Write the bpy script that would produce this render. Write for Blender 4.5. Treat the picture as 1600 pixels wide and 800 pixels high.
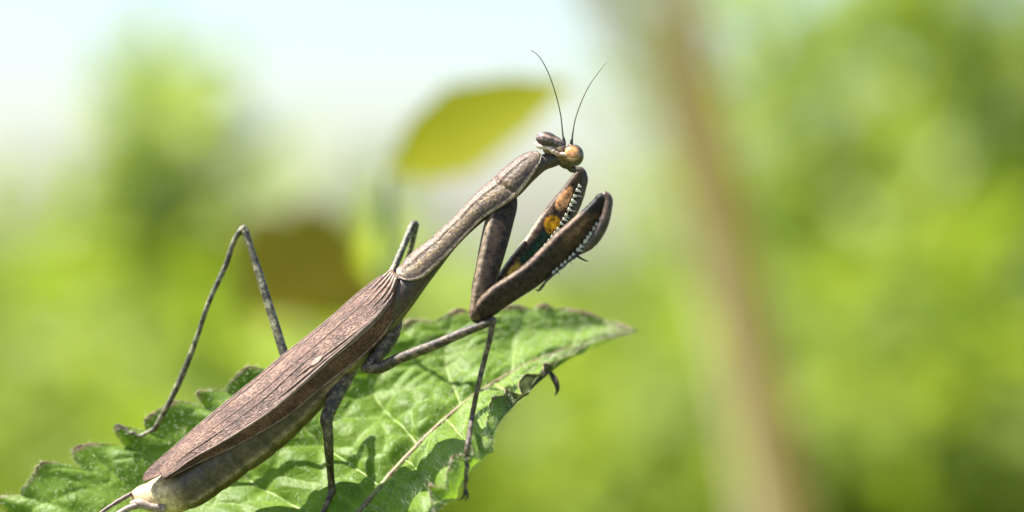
import bpy, bmesh, math, random
import numpy as np
from mathutils import Vector, Matrix

random.seed(7)
rng = np.random.default_rng(7)
for o in list(bpy.data.objects):
    bpy.data.objects.remove(o)
scene = bpy.context.scene
COL = scene.collection

# ------------------------------------------------------------------ camera, sky, sun, exposure
H = 0.75                 # height of the lens above the ground (m)
DIST = 0.40              # lens to the mantis (m)
S = 0.118 / 1600         # metres per photograph pixel at the mantis
cam_d = bpy.data.cameras.new('camera')
cam = bpy.data.objects.new('camera', cam_d)
COL.objects.link(cam)
cam.location = (0, -DIST, H)
cam.rotation_euler = (math.radians(90), 0, 0)
cam_d.sensor_width = 36
cam_d.lens = 36 * DIST / 0.118
cam_d.clip_start = 0.02
cam_d.clip_end = 2000
cam_d.dof.use_dof = True
cam_d.dof.focus_distance = DIST + 0.0015
cam_d.dof.aperture_fstop = cam_d.lens / 12.5
scene.camera = cam

SUN_DIR = Vector((-0.52, 0.01, 0.85)).normalized()     # towards the sun
world = bpy.data.worlds.new('World')
scene.world = world
world.use_nodes = True
wn = world.node_tree
bg = wn.nodes['Background']
sky = wn.nodes.new('ShaderNodeTexSky')
sky.sky_type = 'NISHITA'
sky.sun_disc = False
sky.sun_elevation = math.asin(SUN_DIR.z)
sky.sun_rotation = math.atan2(SUN_DIR.x, SUN_DIR.y)
sky.air_density = 1.0
sky.dust_density = 1.3
sky.ozone_density = 2.0
wn.links.new(sky.outputs[0], bg.inputs[0])
bg.inputs[1].default_value = 0.07

sun_d = bpy.data.lights.new('sun', 'SUN')
sun_d.energy = 5.0
sun_d.angle = math.radians(0.53)
sun_d.color = (1.0, 0.95, 0.87)
sun = bpy.data.objects.new('sun', sun_d)
COL.objects.link(sun)
sun.location = (-2, -1.2, 4)
sun.rotation_euler = SUN_DIR.to_track_quat('Z', 'Y').to_euler()

scene.view_settings.view_transform = 'Standard'
scene.view_settings.look = 'None'
scene.view_settings.gamma = 1
scene.view_settings.exposure = 1.75

# ------------------------------------------------------------------ helpers
def P(px, py, dep=0.0):
    """photograph pixel + depth behind the mantis plane (mm) -> world point (m)"""
    y = dep * 1e-3
    k = (DIST + y) / DIST
    return np.array([(px - 800) * S * k, y, H + (400 - py) * S * k])

def PV(a):
    a = np.asarray(a, float)
    y = a[:, 2] * 1e-3
    k = (DIST + y) / DIST
    return np.stack([(a[:, 0] - 800) * S * k, y, H + (400 - a[:, 1]) * S * k], 1)

def nrm(v):
    return v / np.maximum(np.linalg.norm(v, axis=-1, keepdims=True), 1e-12)

def smooth(a, b, x):
    t = np.clip((x - a) / (b - a), 0, 1)
    return t * t * (3 - 2 * t)

def resample(ctrl, n):
    """Catmull-Rom through rows of ctrl (any columns), chord-length parameter"""
    c = np.asarray(ctrl, float)
    if len(c) == 2:
        t = np.linspace(0, 1, n)[:, None]
        return c[0] * (1 - t) + c[1] * t
    d = np.r_[0, np.cumsum(np.linalg.norm(np.diff(c[:, :2], axis=0), axis=1) + 1e-6)]
    return hermite(d, c, np.linspace(0, d[-1], n))

def hermite(x, y, q):
    """nonuniform Catmull-Rom interpolation of rows y at knots x"""
    x = np.asarray(x, float); y = np.asarray(y, float)
    h = np.diff(x)
    sl = np.diff(y, axis=0) / h[:, None]
    m = np.empty_like(y)
    m[0] = sl[0]; m[-1] = sl[-1]
    m[1:-1] = (sl[:-1] * h[1:, None] + sl[1:] * h[:-1, None]) / (h[:-1] + h[1:])[:, None]
    i = np.clip(np.searchsorted(x, q, side='right') - 1, 0, len(x) - 2)
    t = ((q - x[i]) / h[i])[:, None]; hh = h[i][:, None]
    return ((2*t**3 - 3*t**2 + 1) * y[i] + (t**3 - 2*t**2 + t) * hh * m[i]
            + (-2*t**3 + 3*t**2) * y[i+1] + (t**3 - t**2) * hh * m[i+1])

class MB:
    """collects geometry for ONE mesh object"""
    def __init__(self):
        self.v = []; self.f = []; self.uv = []; self.n = 0; self.c = []
    def add(self, verts, faces, uv=None, col=None):
        verts = np.asarray(verts, float)
        self.v.append(verts)
        self.f += [tuple(int(i) + self.n for i in f) for f in faces]
        self.uv.append(np.zeros((len(verts), 2)) if uv is None else np.asarray(uv, float))
        self.c.append(np.ones((len(verts), 3)) if col is None else np.asarray(col, float))
        self.n += len(verts)
    def grid(self, pts, closed=True, caps=True, col=None):
        """pts (N, M, 3) rings -> skin"""
        N, M = pts.shape[:2]
        idx = np.arange(N * M).reshape(N, M)
        fs = []
        mm = M if closed else M - 1
        for j in range(mm):
            k = (j + 1) % M
            a, b, c, d = idx[:-1, j], idx[1:, j], idx[1:, k], idx[:-1, k]
            fs += list(zip(a, b, c, d))
        if closed and caps:
            fs.append(tuple(idx[0])); fs.append(tuple(idx[-1][::-1]))
        u, v = np.meshgrid(np.linspace(0, 1, N), np.linspace(0, 1, M), indexing='ij')
        self.add(pts.reshape(-1, 3), fs, np.stack([u.ravel(), v.ravel()], 1),
                 None if col is None else col.reshape(-1, 3))
    def tube(self, pts, r1, r2=None, m=12, side=None, jitter=0.0):
        """pts (n,3) world, r1/r2 half widths in m (r1 across the view, r2 along it)"""
        pts = np.asarray(pts, float); n = len(pts)
        r1 = np.broadcast_to(np.asarray(r1, float), (n,)).copy()
        r2 = r1.copy() if r2 is None else np.broadcast_to(np.asarray(r2, float), (n,)).copy()
        T = nrm(np.gradient(pts, axis=0))
        view = np.array([0.05, -1.0, 0.08]) if side is None else np.asarray(side, float)
        A = nrm(np.cross(T, view)); B = nrm(np.cross(A, T))
        th = np.linspace(0, 2 * np.pi, m, endpoint=False)
        if jitter:
            r1 = r1 * (1 + jitter * rng.normal(size=n)); r2 = r2 * (1 + jitter * rng.normal(size=n))
        ring = (pts[:, None] + A[:, None] * (r1[:, None] * np.cos(th))[..., None]
                + B[:, None] * (r2[:, None] * np.sin(th))[..., None])
        self.grid(ring)
    def ptube(self, ctrl, n=24, m=12, jitter=0.0, flat=1.0):
        """ctrl rows: px, py, depth mm, half width px [, half depth px]"""
        c = np.asarray(ctrl, float)
        if c.shape[1] == 4: c = np.c_[c, c[:, 3] * flat]
        q = resample(c, n)
        self.tube(PV(q[:, :3]), q[:, 3] * S, q[:, 4] * S, m, jitter=jitter)
    def ball(self, c, r, axes=None, seg=14, rings=9):
        th = np.linspace(0, np.pi, rings)
        ph = np.linspace(0, 2 * np.pi, seg, endpoint=False)
        r = np.broadcast_to(np.asarray(r, float), (3,))
        A = np.eye(3) if axes is None else np.asarray(axes, float)
        x = np.sin(th)[:, None] * np.cos(ph); y = np.sin(th)[:, None] * np.sin(ph); z = np.cos(th)[:, None] * np.ones(seg)
        p = np.stack([x * r[0], y * r[1], z * r[2]], -1) @ A + np.asarray(c)
        self.grid(p, caps=False)
    def build(self, name, mat, parent=None, world_loc=None):
        me = bpy.data.meshes.new(name)
        v = np.concatenate(self.v)
        off = np.zeros(3)
        if parent is not None:
            p = parent
            while p is not None:
                off = off + np.array(p.location); p = p.parent
        elif world_loc is not None:
            off = np.asarray(world_loc, float)
        me.from_pydata((v - off).tolist(), [], self.f)
        me.polygons.foreach_set('use_smooth', [True] * len(me.polygons))
        uv = np.concatenate(self.uv); col = np.concatenate(self.c)
        li = np.empty(len(me.loops), np.int32); me.loops.foreach_get('vertex_index', li)
        me.uv_layers.new(name='UVMap').data.foreach_set('uv', uv[li].ravel().astype(np.float32))
        ca = me.color_attributes.new('Tint', 'FLOAT_COLOR', 'POINT')
        ca.data.foreach_set('color', np.c_[col, np.ones(len(col))].ravel().astype(np.float32))
        me.materials.append(mat)
        me.update()
        o = bpy.data.objects.new(name, me)
        COL.objects.link(o)
        if parent is not None: o.parent = parent
        elif world_loc is not None: o.location = world_loc
        return o

def tag(o, label=None, cat=None, group=None, kind=None):
    if label: o['label'] = label
    if cat: o['category'] = cat
    if group: o['group'] = group
    if kind: o['kind'] = kind
    return o

def empty(name, loc):
    o = bpy.data.objects.new(name, None)
    o.empty_display_size = 0.01
    COL.objects.link(o); o.location = Vector([float(q) for q in loc])
    return o

# ------------------------------------------------------------------ materials
class NT:
    def __init__(self, name):
        self.m = bpy.data.materials.new(name); self.m.use_nodes = True
        self.t = self.m.node_tree; self.t.nodes.clear()
        self.out = self.t.nodes.new('ShaderNodeOutputMaterial')
    def n(self, typ, **kw):
        nd = self.t.nodes.new('ShaderNode' + typ)
        for k, v in kw.items():
            if k in nd.inputs: self.set(nd.inputs[k], v)
            else: setattr(nd, k, v)
        return nd
    def set(self, sock, v):
        if isinstance(v, bpy.types.NodeSocket): self.t.links.new(v, sock)
        else:
            if hasattr(sock, 'default_value'):
                try: sock.default_value = v
                except Exception: sock.default_value = (*v, 1)
    def link(self, a, b): self.t.links.new(a, b)
    def ramp(self, fac, stops):
        r = self.t.nodes.new('ShaderNodeValToRGB')
        e = r.color_ramp.elements
        while len(e) < len(stops): e.new(0.5)
        for el, (p, c) in zip(e, stops):
            el.position = p; el.color = (*c, 1) if len(c) == 3 else c
        self.link(fac, r.inputs[0]); return r.outputs[0]
    def mix(self, fac, a, b, mode='MIX'):
        m = self.t.nodes.new('ShaderNodeMix'); m.data_type = 'RGBA'; m.blend_type = mode
        for s, v in ((m.inputs[0], fac), (m.inputs[6], a), (m.inputs[7], b)): self.set(s, v)
        return m.outputs[2]
    def math(self, op, a, b=0.5):
        m = self.t.nodes.new('ShaderNodeMath'); m.operation = op
        self.set(m.inputs[0], a); self.set(m.inputs[1], b); return m.outputs[0]
    def coords(self, kind='Object', scale=(1, 1, 1), rot=(0, 0, 0)):
        tc = self.t.nodes.new('ShaderNodeTexCoord'); mp = self.t.nodes.new('ShaderNodeMapping')
        mp.inputs['Scale'].default_value = scale; mp.inputs['Rotation'].default_value = rot
        self.link(tc.outputs[kind], mp.inputs[0]); return mp.outputs[0]
    def noise(self, vec, scale, detail=4, rough=0.6):
        x = self.n('TexNoise', Scale=scale, Detail=detail, Roughness=rough); self.link(vec, x.inputs['Vector']); return x.outputs[0]
    def voro(self, vec, scale, feature='F1', out=0, rand=1.0):
        x = self.n('TexVoronoi'); x.feature = feature
        x.inputs['Scale'].default_value = scale; x.inputs['Randomness'].default_value = rand
        self.link(vec, x.inputs['Vector']); return x.outputs[out]
    def bump(self, h, strength=0.5, dist=0.0001, normal=None):
        b = self.n('Bump'); b.inputs['Strength'].default_value = strength; b.inputs['Distance'].default_value = dist
        self.link(h, b.inputs['Height'])
        if normal is not None: self.link(normal, b.inputs['Normal'])
        return b.outputs[0]
    def pbsdf(self, color, rough=0.5, normal=None, spec=0.5, **kw):
        b = self.n('BsdfPrincipled')
        self.set(b.inputs['Base Color'], color if isinstance(color, bpy.types.NodeSocket) else (*color, 1))
        self.set(b.inputs['Roughness'], rough); self.set(b.inputs['Specular IOR Level'], spec)
        for k, v in kw.items(): self.set(b.inputs[k], v)
        if normal is not None: self.link(normal, b.inputs['Normal'])
        return b.outputs[0]
    def finish(self, sh):
        self.link(sh, self.out.inputs[0]); return self.m

def mat_cuticle(name, dark, mid, light, scale=2600, spots=0.6, rough=0.42, bump=0.45, stretch=(1, 1, 1), use_pig=False):
    """insect cuticle: mottled pigment, dark specks, fine pitted relief"""
    t = NT(name)
    v = t.coords('Object', stretch)
    big = t.noise(v, scale * 0.3, 5, 0.65)
    fine = t.noise(v, scale * 0.9, 4, 0.7)
    c = t.ramp(t.math('ADD', t.math('MULTIPLY', big, 0.62), t.math('MULTIPLY', fine, 0.38)),
               [(0.41, dark), (0.5, mid), (0.59, light)])
    if use_pig:
        a = t.n('VertexColor'); a.layer_name = 'Tint'
        c = t.mix(1.0, c, a.outputs[0], 'MULTIPLY')
    sp = t.voro(v, scale * 0.42)
    sel = t.math('GREATER_THAN', t.noise(v, scale * 0.22, 2), 0.5)
    dots = t.math('MULTIPLY', t.math('LESS_THAN', sp, 0.23), sel)
    c = t.mix(t.math('MULTIPLY', dots, spots), c, (*[q * 0.25 for q in dark], 1))
    hgt = t.math('ADD', fine, t.math('MULTIPLY', sp, -0.5))
    n = t.bump(hgt, bump, 0.00012)
    r = t.ramp(fine, [(0.3, (rough + .16,) * 3), (0.7, (rough - .06,) * 3)])
    return t.finish(t.pbsdf(c, r, n, 0.55))

def mat_wing():
    t = NT('wing_membrane')
    uv = t.coords('UV', (38, 17, 1), (0, 0, 0.10))
    warp = t.n('TexNoise', Scale=0.8, Detail=3.0); t.link(uv, warp.inputs['Vector'])
    mv = t.n('VectorMath'); mv.operation = 'MULTIPLY_ADD'
    t.link(warp.outputs[1], mv.inputs[0]); mv.inputs[1].default_value = (0.5, 0.5, 0); t.link(uv, mv.inputs[2])
    w = mv.outputs[0]
    st = t.n('Mapping'); st.inputs['Scale'].default_value = (1.15, 2.2, 1); t.link(w, st.inputs[0])
    cell = t.voro(st.outputs[0], 1.25, 'DISTANCE_TO_EDGE')
    st2 = t.n('Mapping'); st2.inputs['Scale'].default_value = (1.5, 2.5, 1); t.link(w, st2.inputs[0])
    grain = t.noise(st2.outputs[0], 1.5, 5, 0.7)
    broad = t.noise(w, 0.28, 4, 0.6)
    tone = t.math('ADD', t.math('MULTIPLY', grain, 0.6), t.math('MULTIPLY', broad, 0.4))
    c = t.ramp(tone, [(0.41, (0.020, 0.010, 0.010)), (0.475, (0.080, 0.042, 0.033)), (0.525, (0.175, 0.098, 0.070)), (0.60, (0.40, 0.255, 0.175))])
    net = t.ramp(cell, [(0.03, (1, 1, 1)), (0.14, (0, 0, 0))])
    c = t.mix(t.math('MULTIPLY', net, 0.55), c, (0.26, 0.155, 0.115, 1))
    pit = t.voro(st.outputs[0], 1.9)
    dark = t.math('MULTIPLY', t.math('LESS_THAN', pit, 0.25), t.math('GREATER_THAN', broad, 0.45))
    c = t.mix(t.math('MULTIPLY', dark, 0.75), c, (0.035, 0.022, 0.026, 1))
    a = t.n('VertexColor'); a.layer_name = 'Tint'
    c = t.mix(1.0, c, a.outputs[0], 'MULTIPLY')
    hgt = t.math('ADD', t.math('MULTIPLY', net, 0.5), t.math('ADD', grain, t.math('MULTIPLY', dark, -0.5)))
    n = t.bump(hgt, 0.9, 0.0002)
    return t.finish(t.pbsdf(c, 0.46, n, 0.4))

def mat_leaf(name, top, deep, pale, trans=0.35, pig=True, scale=900, rough=0.5, spec=0.25):
    t = NT(name)
    v = t.coords('Object')
    big = t.noise(v, scale * 0.12, 4)
    c = t.ramp(big, [(0.3, deep), (0.5, top), (0.72, pale)])
    cell = t.voro(v, scale * 1.0, 'DISTANCE_TO_EDGE')
    net = t.ramp(cell, [(0.0, (1, 1, 1)), (0.10, (0, 0, 0))])
    c = t.mix(t.math('MULTIPLY', net, 0.22), c, (*pale, 1))
    if pig:
        a = t.n('VertexColor'); a.layer_name = 'Tint'
        s = t.n('SeparateColor'); t.link(a.outputs[0], s.inputs[0])
        brown = t.ramp(t.noise(v, scale * 1.3, 4), [(0.35, (0.11, 0.045, 0.032)), (0.55, (0.30, 0.16, 0.13)), (0.7, (0.46, 0.31, 0.25))])
        c = t.mix(s.outputs[0], c, brown)                         # dried margin
        c = t.mix(s.outputs[1], c, (*[q * 1.25 for q in pale], 1))  # pale vein tissue
        c = t.mix(s.outputs[2], c, (0.055, 0.05, 0.025, 1))        # withered blotches
    fine = t.noise(v, scale * 2.2, 3)
    hgt = t.math('SUBTRACT', t.math('ADD', t.math('MULTIPLY', fine, 0.5), t.math('MULTIPLY', t.math('MINIMUM', cell, 0.3), 2.2)), 0.0)
    n = t.bump(hgt, 0.4, 0.00014)
    b = t.pbsdf(c, rough, n, spec)
    tr = t.n('BsdfTranslucent'); t.link(t.mix(1.0, c, (1.15, 1.25, 0.55, 1), 'MULTIPLY'), tr.inputs[0]); t.link(n, tr.inputs[1])
    ms = t.n('MixShader'); ms.inputs[0].default_value = trans
    t.link(b, ms.inputs[1]); t.link(tr.outputs[0], ms.inputs[2])
    return t.finish(ms.outputs[0])

def mat_foliage(name, a, b, c2, trans=0.52, scale=9):
    """leaves of the shrubs behind: colour varies from leaf to leaf"""
    t = NT(name)
    at = t.n('VertexColor'); at.layer_name = 'Tint'
    s = t.n('SeparateColor'); t.link(at.outputs[0], s.inputs[0])
    c = t.ramp(s.outputs[0], [(0.0, a), (0.5, b), (1.0, c2)])
    v = t.coords('Object')
    c = t.mix(0.35, c, t.ramp(t.noise(v, scale * 12, 3), [(0.3, a), (0.7, c2)]))
    bs = t.pbsdf(c, 0.5, None, 0.3)
    tr = t.n('BsdfTranslucent'); t.link(t.mix(1.0, c, (1.2, 1.2, 0.5, 1), 'MULTIPLY'), tr.inputs[0])
    ms = t.n('MixShader'); ms.inputs[0].default_value = trans
    t.link(bs, ms.inputs[1]); t.link(tr.outputs[0], ms.inputs[2])
    return t.finish(ms.outputs[0])

def mat_simple(name, stops, scale, rough=0.5, bump=0.3, dist=0.0001, spec=0.4, stretch=(1, 1, 1), trans=0):
    t = NT(name)
    v = t.coords('Object', stretch)
    nz = t.noise(v, scale, 5, 0.65)
    c = t.ramp(nz, stops)
    b = t.pbsdf(c, rough, t.bump(nz, bump, dist), spec)
    if trans:
        tr = t.n('BsdfTranslucent'); t.link(c, tr.inputs[0])
        ms = t.n('MixShader'); ms.inputs[0].default_value = trans
        t.link(b, ms.inputs[1]); t.link(tr.outputs[0], ms.inputs[2]); b = ms.outputs[0]
    return t.finish(b)

def mat_pigment_light(name, rough=0.45, scale=2500, bump=0.35, spec=0.5, var=0.35):
    """colour given per vertex as pigment zones and painted light, broken up by mottling"""
    t = NT(name)
    v = t.coords('Object')
    a = t.n('VertexColor'); a.layer_name = 'Tint'
    nz = t.noise(v, scale, 5, 0.7)
    g = t.ramp(nz, [(0.36, (.75 - var, .72 - var, .70 - var)), (0.64, (.78 + var, .74 + var, .68 + var))])
    c = t.mix(1.0, a.outputs[0], g, 'MULTIPLY')
    sp = t.voro(v, scale * 0.35)
    dots = t.math('MULTIPLY', t.math('LESS_THAN', sp, 0.2), t.math('GREATER_THAN', t.noise(v, scale * .15, 2), 0.53))
    c = t.mix(t.math('MULTIPLY', dots, 0.6), c, (0.02, 0.012, 0.01, 1))
    return t.finish(t.pbsdf(c, rough, t.bump(nz, bump, 0.0001), spec))

M = {}
M['body'] = mat_pigment_light('abdomen_cuticle', 0.42, 1800, 0.4)
M['pronotum'] = mat_pigment_light('pronotum_cuticle', 0.42, 3200, 0.7, 0.4, 0.6)
M['wing'] = mat_wing()
M['wing_vein'] = mat_simple('wing_vein', [(0.35, (0.13, 0.08, 0.065)), (0.6, (0.30, 0.21, 0.17))], 1500, 0.45)
M['rim'] = mat_simple('pale_rim', [(0.35, (0.15, 0.10, 0.08)), (0.6, (0.36, 0.27, 0.22))], 1800, 0.45)
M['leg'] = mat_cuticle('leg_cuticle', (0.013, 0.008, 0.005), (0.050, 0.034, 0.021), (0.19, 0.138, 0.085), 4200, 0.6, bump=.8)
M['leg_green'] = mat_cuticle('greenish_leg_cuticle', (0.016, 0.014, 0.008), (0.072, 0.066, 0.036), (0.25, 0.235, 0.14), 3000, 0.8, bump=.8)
M['coxa'] = mat_cuticle('coxa_cuticle', (0.030, 0.020, 0.014), (0.085, 0.062, 0.045), (0.19, 0.145, 0.105), 2600, 0.8)
M['femur'] = mat_pigment_light('femur_cuticle', 0.5, 1900, 0.6, 0.22, 0.55)
M['tibia'] = mat_cuticle('tibia_cuticle', (0.018, 0.010, 0.006), (0.05, 0.029, 0.018), (0.10, 0.06, 0.036), 2600, 0.4)
M['spine'] = mat_simple('ivory_spine', [(0.3, (0.82, 0.80, 0.72)), (0.7, (0.90, 0.88, 0.82))], 1500, 0.4, trans=0.5)
M['black'] = mat_simple('black_chitin', [(0.3, (0.010, 0.008, 0.008)), (0.7, (0.035, 0.027, 0.024))], 2500, 0.35)
M['head'] = mat_pigment_light('head_cuticle', 0.4, 2600, 0.5, 0.5, 0.5)
M['eye'] = mat_pigment_light('compound_eye', 0.22, 2400, 0.12, 0.6, 0.35)
M['antenna'] = mat_simple('antenna', [(0.3, (0.045, 0.035, 0.012)), (0.7, (0.12, 0.085, 0.03))], 900, 0.5)
M['cercus'] = mat_simple('cercus', [(0.35, (0.07, 0.04, 0.04)), (0.6, (0.20, 0.13, 0.12))], 3000, 0.5)
M['leaf'] = mat_leaf('leaf_blade', (0.104, 0.182, 0.015), (0.062, 0.128, 0.007), (0.175, 0.262, 0.045), 0.42)
M['vein'] = mat_simple('leaf_vein', [(0.35, (0.20, 0.30, 0.07)), (0.65, (0.34, 0.42, 0.14))], 1500, 0.45, trans=0.2)
M['midrib'] = mat_simple('leaf_midrib', [(0.40, (0.12, 0.06, 0.04)), (0.5, (0.22, 0.15, 0.08)), (0.60, (0.20, 0.24, 0.07))], 450, 0.5, 0.6, 0.0002)
M['leaf_rim'] = mat_simple('leaf_rim', [(0.38, (0.10, 0.05, 0.035)), (0.48, (0.30, 0.17, 0.13)), (0.56, (0.40, 0.27, 0.20)), (0.60, (0.16, 0.22, 0.05))], 420, 0.6, 0.5, 0.0001)
M['hair'] = mat_simple('leaf_hair', [(0.3, (0.62, 0.68, 0.45)), (0.7, (0.80, 0.82, 0.66))], 800, 0.35, 0, trans=0.45)
M['hook'] = mat_simple('dry_hook', [(0.3, (0.014, 0.010, 0.008)), (0.7, (0.05, 0.03, 0.02))], 1500, 0.45)
M['stem'] = mat_simple('plant_stem', [(0.35, (0.08, 0.13, 0.03)), (0.65, (0.16, 0.20, 0.06))], 200, 0.5, 0.4, 0.0004)
M['wood'] = mat_simple('brown_stem', [(0.3, (0.52, 0.29, 0.10)), (0.6, (0.66, 0.40, 0.16))], 40, 0.7, 0.6, 0.002, stretch=(1, 1, .15))
M['wood_pale'] = mat_simple('pale_stem', [(0.3, (0.62, 0.50, 0.28)), (0.6, (0.74, 0.62, 0.38))], 40, 0.7, 0.5, 0.002, stretch=(1, 1, .15))
M['fresh'] = mat_foliage('fresh_foliage', (0.13, 0.205, 0.020), (0.20, 0.275, 0.032), (0.28, 0.34, 0.06))
M['mid'] = mat_foliage('mid_foliage', (0.085, 0.145, 0.016), (0.14, 0.205, 0.022), (0.205, 0.265, 0.045))
M['dark'] = mat_foliage('dark_foliage', (0.035, 0.07, 0.010), (0.06, 0.10, 0.014), (0.10, 0.13, 0.02))
M['olive'] = mat_foliage('olive_leaf', (0.085, 0.080, 0.006), (0.13, 0.11, 0.010), (0.17, 0.13, 0.016), 0.35)
M['lime'] = mat_foliage('lime_leaf', (0.25, 0.255, 0.001), (0.27, 0.27, 0.001), (0.29, 0.285, 0.002), 0.5)
M['ground'] = mat_simple('ground_soil', [(0.3, (0.05, 0.07, 0.02)), (0.55, (0.09, 0.12, 0.03)), (0.75, (0.14, 0.12, 0.07))], 6, 0.9, 0.5, 0.02)
M['grass'] = mat_foliage('grass_blades', (0.06, 0.12, 0.015), (0.10, 0.17, 0.02), (0.17, 0.23, 0.05))

# ------------------------------------------------------------------ ground and grass
g = MB()
N = 40
xs = np.sign(np.linspace(-1, 1, N)) * np.abs(np.linspace(-1, 1, N)) ** 3 * 400
gx, gy = np.meshgrid(xs, xs, indexing='ij')
gz = 0.01 * np.sin(gx * 1.3) * np.cos(gy * 1.7) - 0.012
g.grid(np.stack([gx, gy, gz], -1), closed=False)
tag(g.build('ground', M['ground']), kind='structure')

g = MB()
K = 9000
bx = rng.uniform(-2.6, 2.6, K); by = rng.uniform(0.05, 6.5, K)
hh = rng.uniform(0.08, 0.24, K); an = rng.uniform(0, 2 * np.pi, K); ln = rng.normal(0, 0.06, (K, 2))
w = 0.004
dx, dy = np.cos(an) * w, np.sin(an) * w
z0 = -0.03
V = np.stack([np.stack([bx - dx, by - dy, np.full(K, z0)], 1), np.stack([bx + dx, by + dy, np.full(K, z0)], 1),
              np.stack([bx + ln[:, 0] * .4 + dx * .8, by + ln[:, 1] * .4 + dy * .8, hh * .6], 1), np.stack([bx + ln[:, 0] * .4 - dx * .8, by + ln[:, 1] * .4 - dy * .8, hh * .6], 1),
              np.stack([bx + ln[:, 0], by + ln[:, 1], hh], 1)], 1).reshape(-1, 3)
F = []
for i in range(K):
    a = i * 5; F += [(a, a + 1, a + 2, a + 3), (a + 3, a + 2, a + 4)]
g.add(V, F, col=np.repeat(rng.random((K, 1)), 5, 0) * np.ones((1, 3)))
tag(g.build('grass', M['grass']), 'green grass covering the ground under the shrubs', 'grass', kind='stuff')

# ------------------------------------------------------------------ plants in the background
def leaves_mesh(mb, base, d, up, L, Wd, tone, fold=0.25, droop=0.25):
    """many small pointed leaves: base (K,3), direction d, up-ish vector, length, width"""
    K = len(base)
    d = nrm(d); side = nrm(np.cross(d, up)); nn = np.cross(side, d)
    prof = [(0.0, 0.08), (0.2, 0.72), (0.45, 1.0), (0.75, 0.62), (1.0, 0.02)]
    rows = []
    for t, wd in prof:
        c = base + d * (L * t)[:, None] - nn * (L * droop * t * t)[:, None]
        o = side * (Wd * wd * .5)[:, None]; f = nn * (Wd * wd * .5 * fold)[:, None]
        rows += [c - o + f, c, c + o + f]
    V = np.stack(rows, 1).reshape(-1, 3)
    n = len(prof) * 3
    F = []
    for i in range(K):
        a = i * n
        for r in range(len(prof) - 1):
            b = a + r * 3
            F += [(b, b + 1, b + 4, b + 3), (b + 1, b + 2, b + 5, b + 4)]
    mb.add(V, F, col=np.repeat(tone.reshape(-1, 1), n, 0) * np.ones((1, 3)))

def bezier_stem(a, b, bow, n=14):
    t = np.linspace(0, 1, n)[:, None]
    return (1 - t) ** 2 * a + 2 * t * (1 - t) * ((a + b) / 2 + bow) + t ** 2 * b

def shrub(name, label, cat, base, tips, per_stem, leaf, mat, spread=0.05, lo=0.35, stem_r=0.004, group=None, stem_mat='stem', up_bias=0.4, wide=0.5):
    """several stems from one base to the given tips, leaves set along every stem"""
    root = empty(name, base); tag(root, label, cat, group)
    base = np.array(base, float)
    lm = MB()
    for tip in tips:
        tip = np.array(tip, float)
        b0 = base + np.r_[rng.normal(0, 0.02, 2), -0.03]
        path = bezier_stem(b0, tip, np.r_[rng.normal(0, 0.05, 2), 0.05])
        st = MB(); st.tube(path, np.linspace(stem_r, stem_r * .35, len(path)), m=7)
        st.build('stem', M[stem_mat], root)
        K = per_stem
        t = rng.uniform(lo, 1.0, K) ** 0.85
        p = hermite(np.linspace(0, 1, len(path)), path, t)
        d = rng.normal(size=(K, 3)) * np.array([1, 1, .55]); d[:, 2] += up_bias
        d = nrm(d)
        p = p + d * rng.uniform(0, spread, (K, 1))
        up = rng.normal(0, 0.5, (K, 3)) + np.array(SUN_DIR) * .5 + np.array([0, 0, .6])
        L = leaf * rng.uniform(0.6, 1.25, K)
        leaves_mesh(lm, p, d, up, L, L * wide, rng.random(K))
    tag(lm.build('foliage', M[mat], root), kind='stuff')
    return root

def BG(px, py, z):
    """pixel at distance z (m) from the lens"""
    return P(px, py, (z - DIST) * 1000)

def tips_in(boxpx, z0, z1, n):
    x0, x1, y0, y1 = boxpx
    out = []
    for i in range(n):
        z = rng.uniform(z0, z1)
        out.append(BG(rng.uniform(x0, x1), rng.uniform(y0, y1), z))
    return out

def base_at(px, z):
    b = BG(px, 400, z); return (b[0], b[1], 0.0)

# the hedge on the right: three full shrubs, one behind the other
shrub('shrub', 'tall fresh green shrub behind the thick brown leaning stem', 'shrub', base_at(1330, 2.6), tips_in((1060, 1640, -330, 420), 2.3, 3.0, 30), 62, 0.05, 'fresh', 0.09, 0.3, group='shrubs behind the mantis')
shrub('shrub', 'broad mid green shrub with dark gaps standing beyond the tall fresh shrub', 'shrub', base_at(1620, 3.1), tips_in((1380, 1950, -250, 420), 2.8, 3.5, 26), 60, 0.06, 'mid', 0.10, 0.3, group='shrubs behind the mantis')
shrub('shrub', 'light green shrub between the leaf tip and the brown stem', 'shrub', base_at(1150, 2.2), tips_in((930, 1420, 330, 620), 1.9, 2.5, 20), 60, 0.045, 'fresh', 0.07, 0.35, group='shrubs behind the mantis')
# low shrubs on the left and in the middle
shrub('shrub', 'low light green shrub beside the slender sapling under pale sky', 'shrub', base_at(120, 2.3), tips_in((-160, 330, 360, 600), 2.0, 2.7, 22), 62, 0.045, 'fresh', 0.07, 0.35, group='shrubs behind the mantis')
shrub('shrub', 'green shrub behind the folded hind leg of the mantis', 'shrub', base_at(430, 2.4), tips_in((230, 640, 330, 560), 2.0, 2.8, 22), 62, 0.045, 'fresh', 0.07, 0.35, group='shrubs behind the mantis')
shrub('shrub', 'low pale green shrub behind the serrated leaf', 'shrub', base_at(780, 2.9), tips_in((600, 1000, 430, 620), 2.5, 3.3, 20), 60, 0.05, 'fresh', 0.08, 0.35, group='shrubs behind the mantis')
shrub('shrub', 'bright low shrub behind the raised hind foot and scalloped leaf edge', 'shrub', base_at(60, 1.9), tips_in((-220, 420, 470, 720), 1.6, 2.2, 22), 64, 0.042, 'fresh', 0.06, 0.45, group='shrubs behind the mantis')
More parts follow.
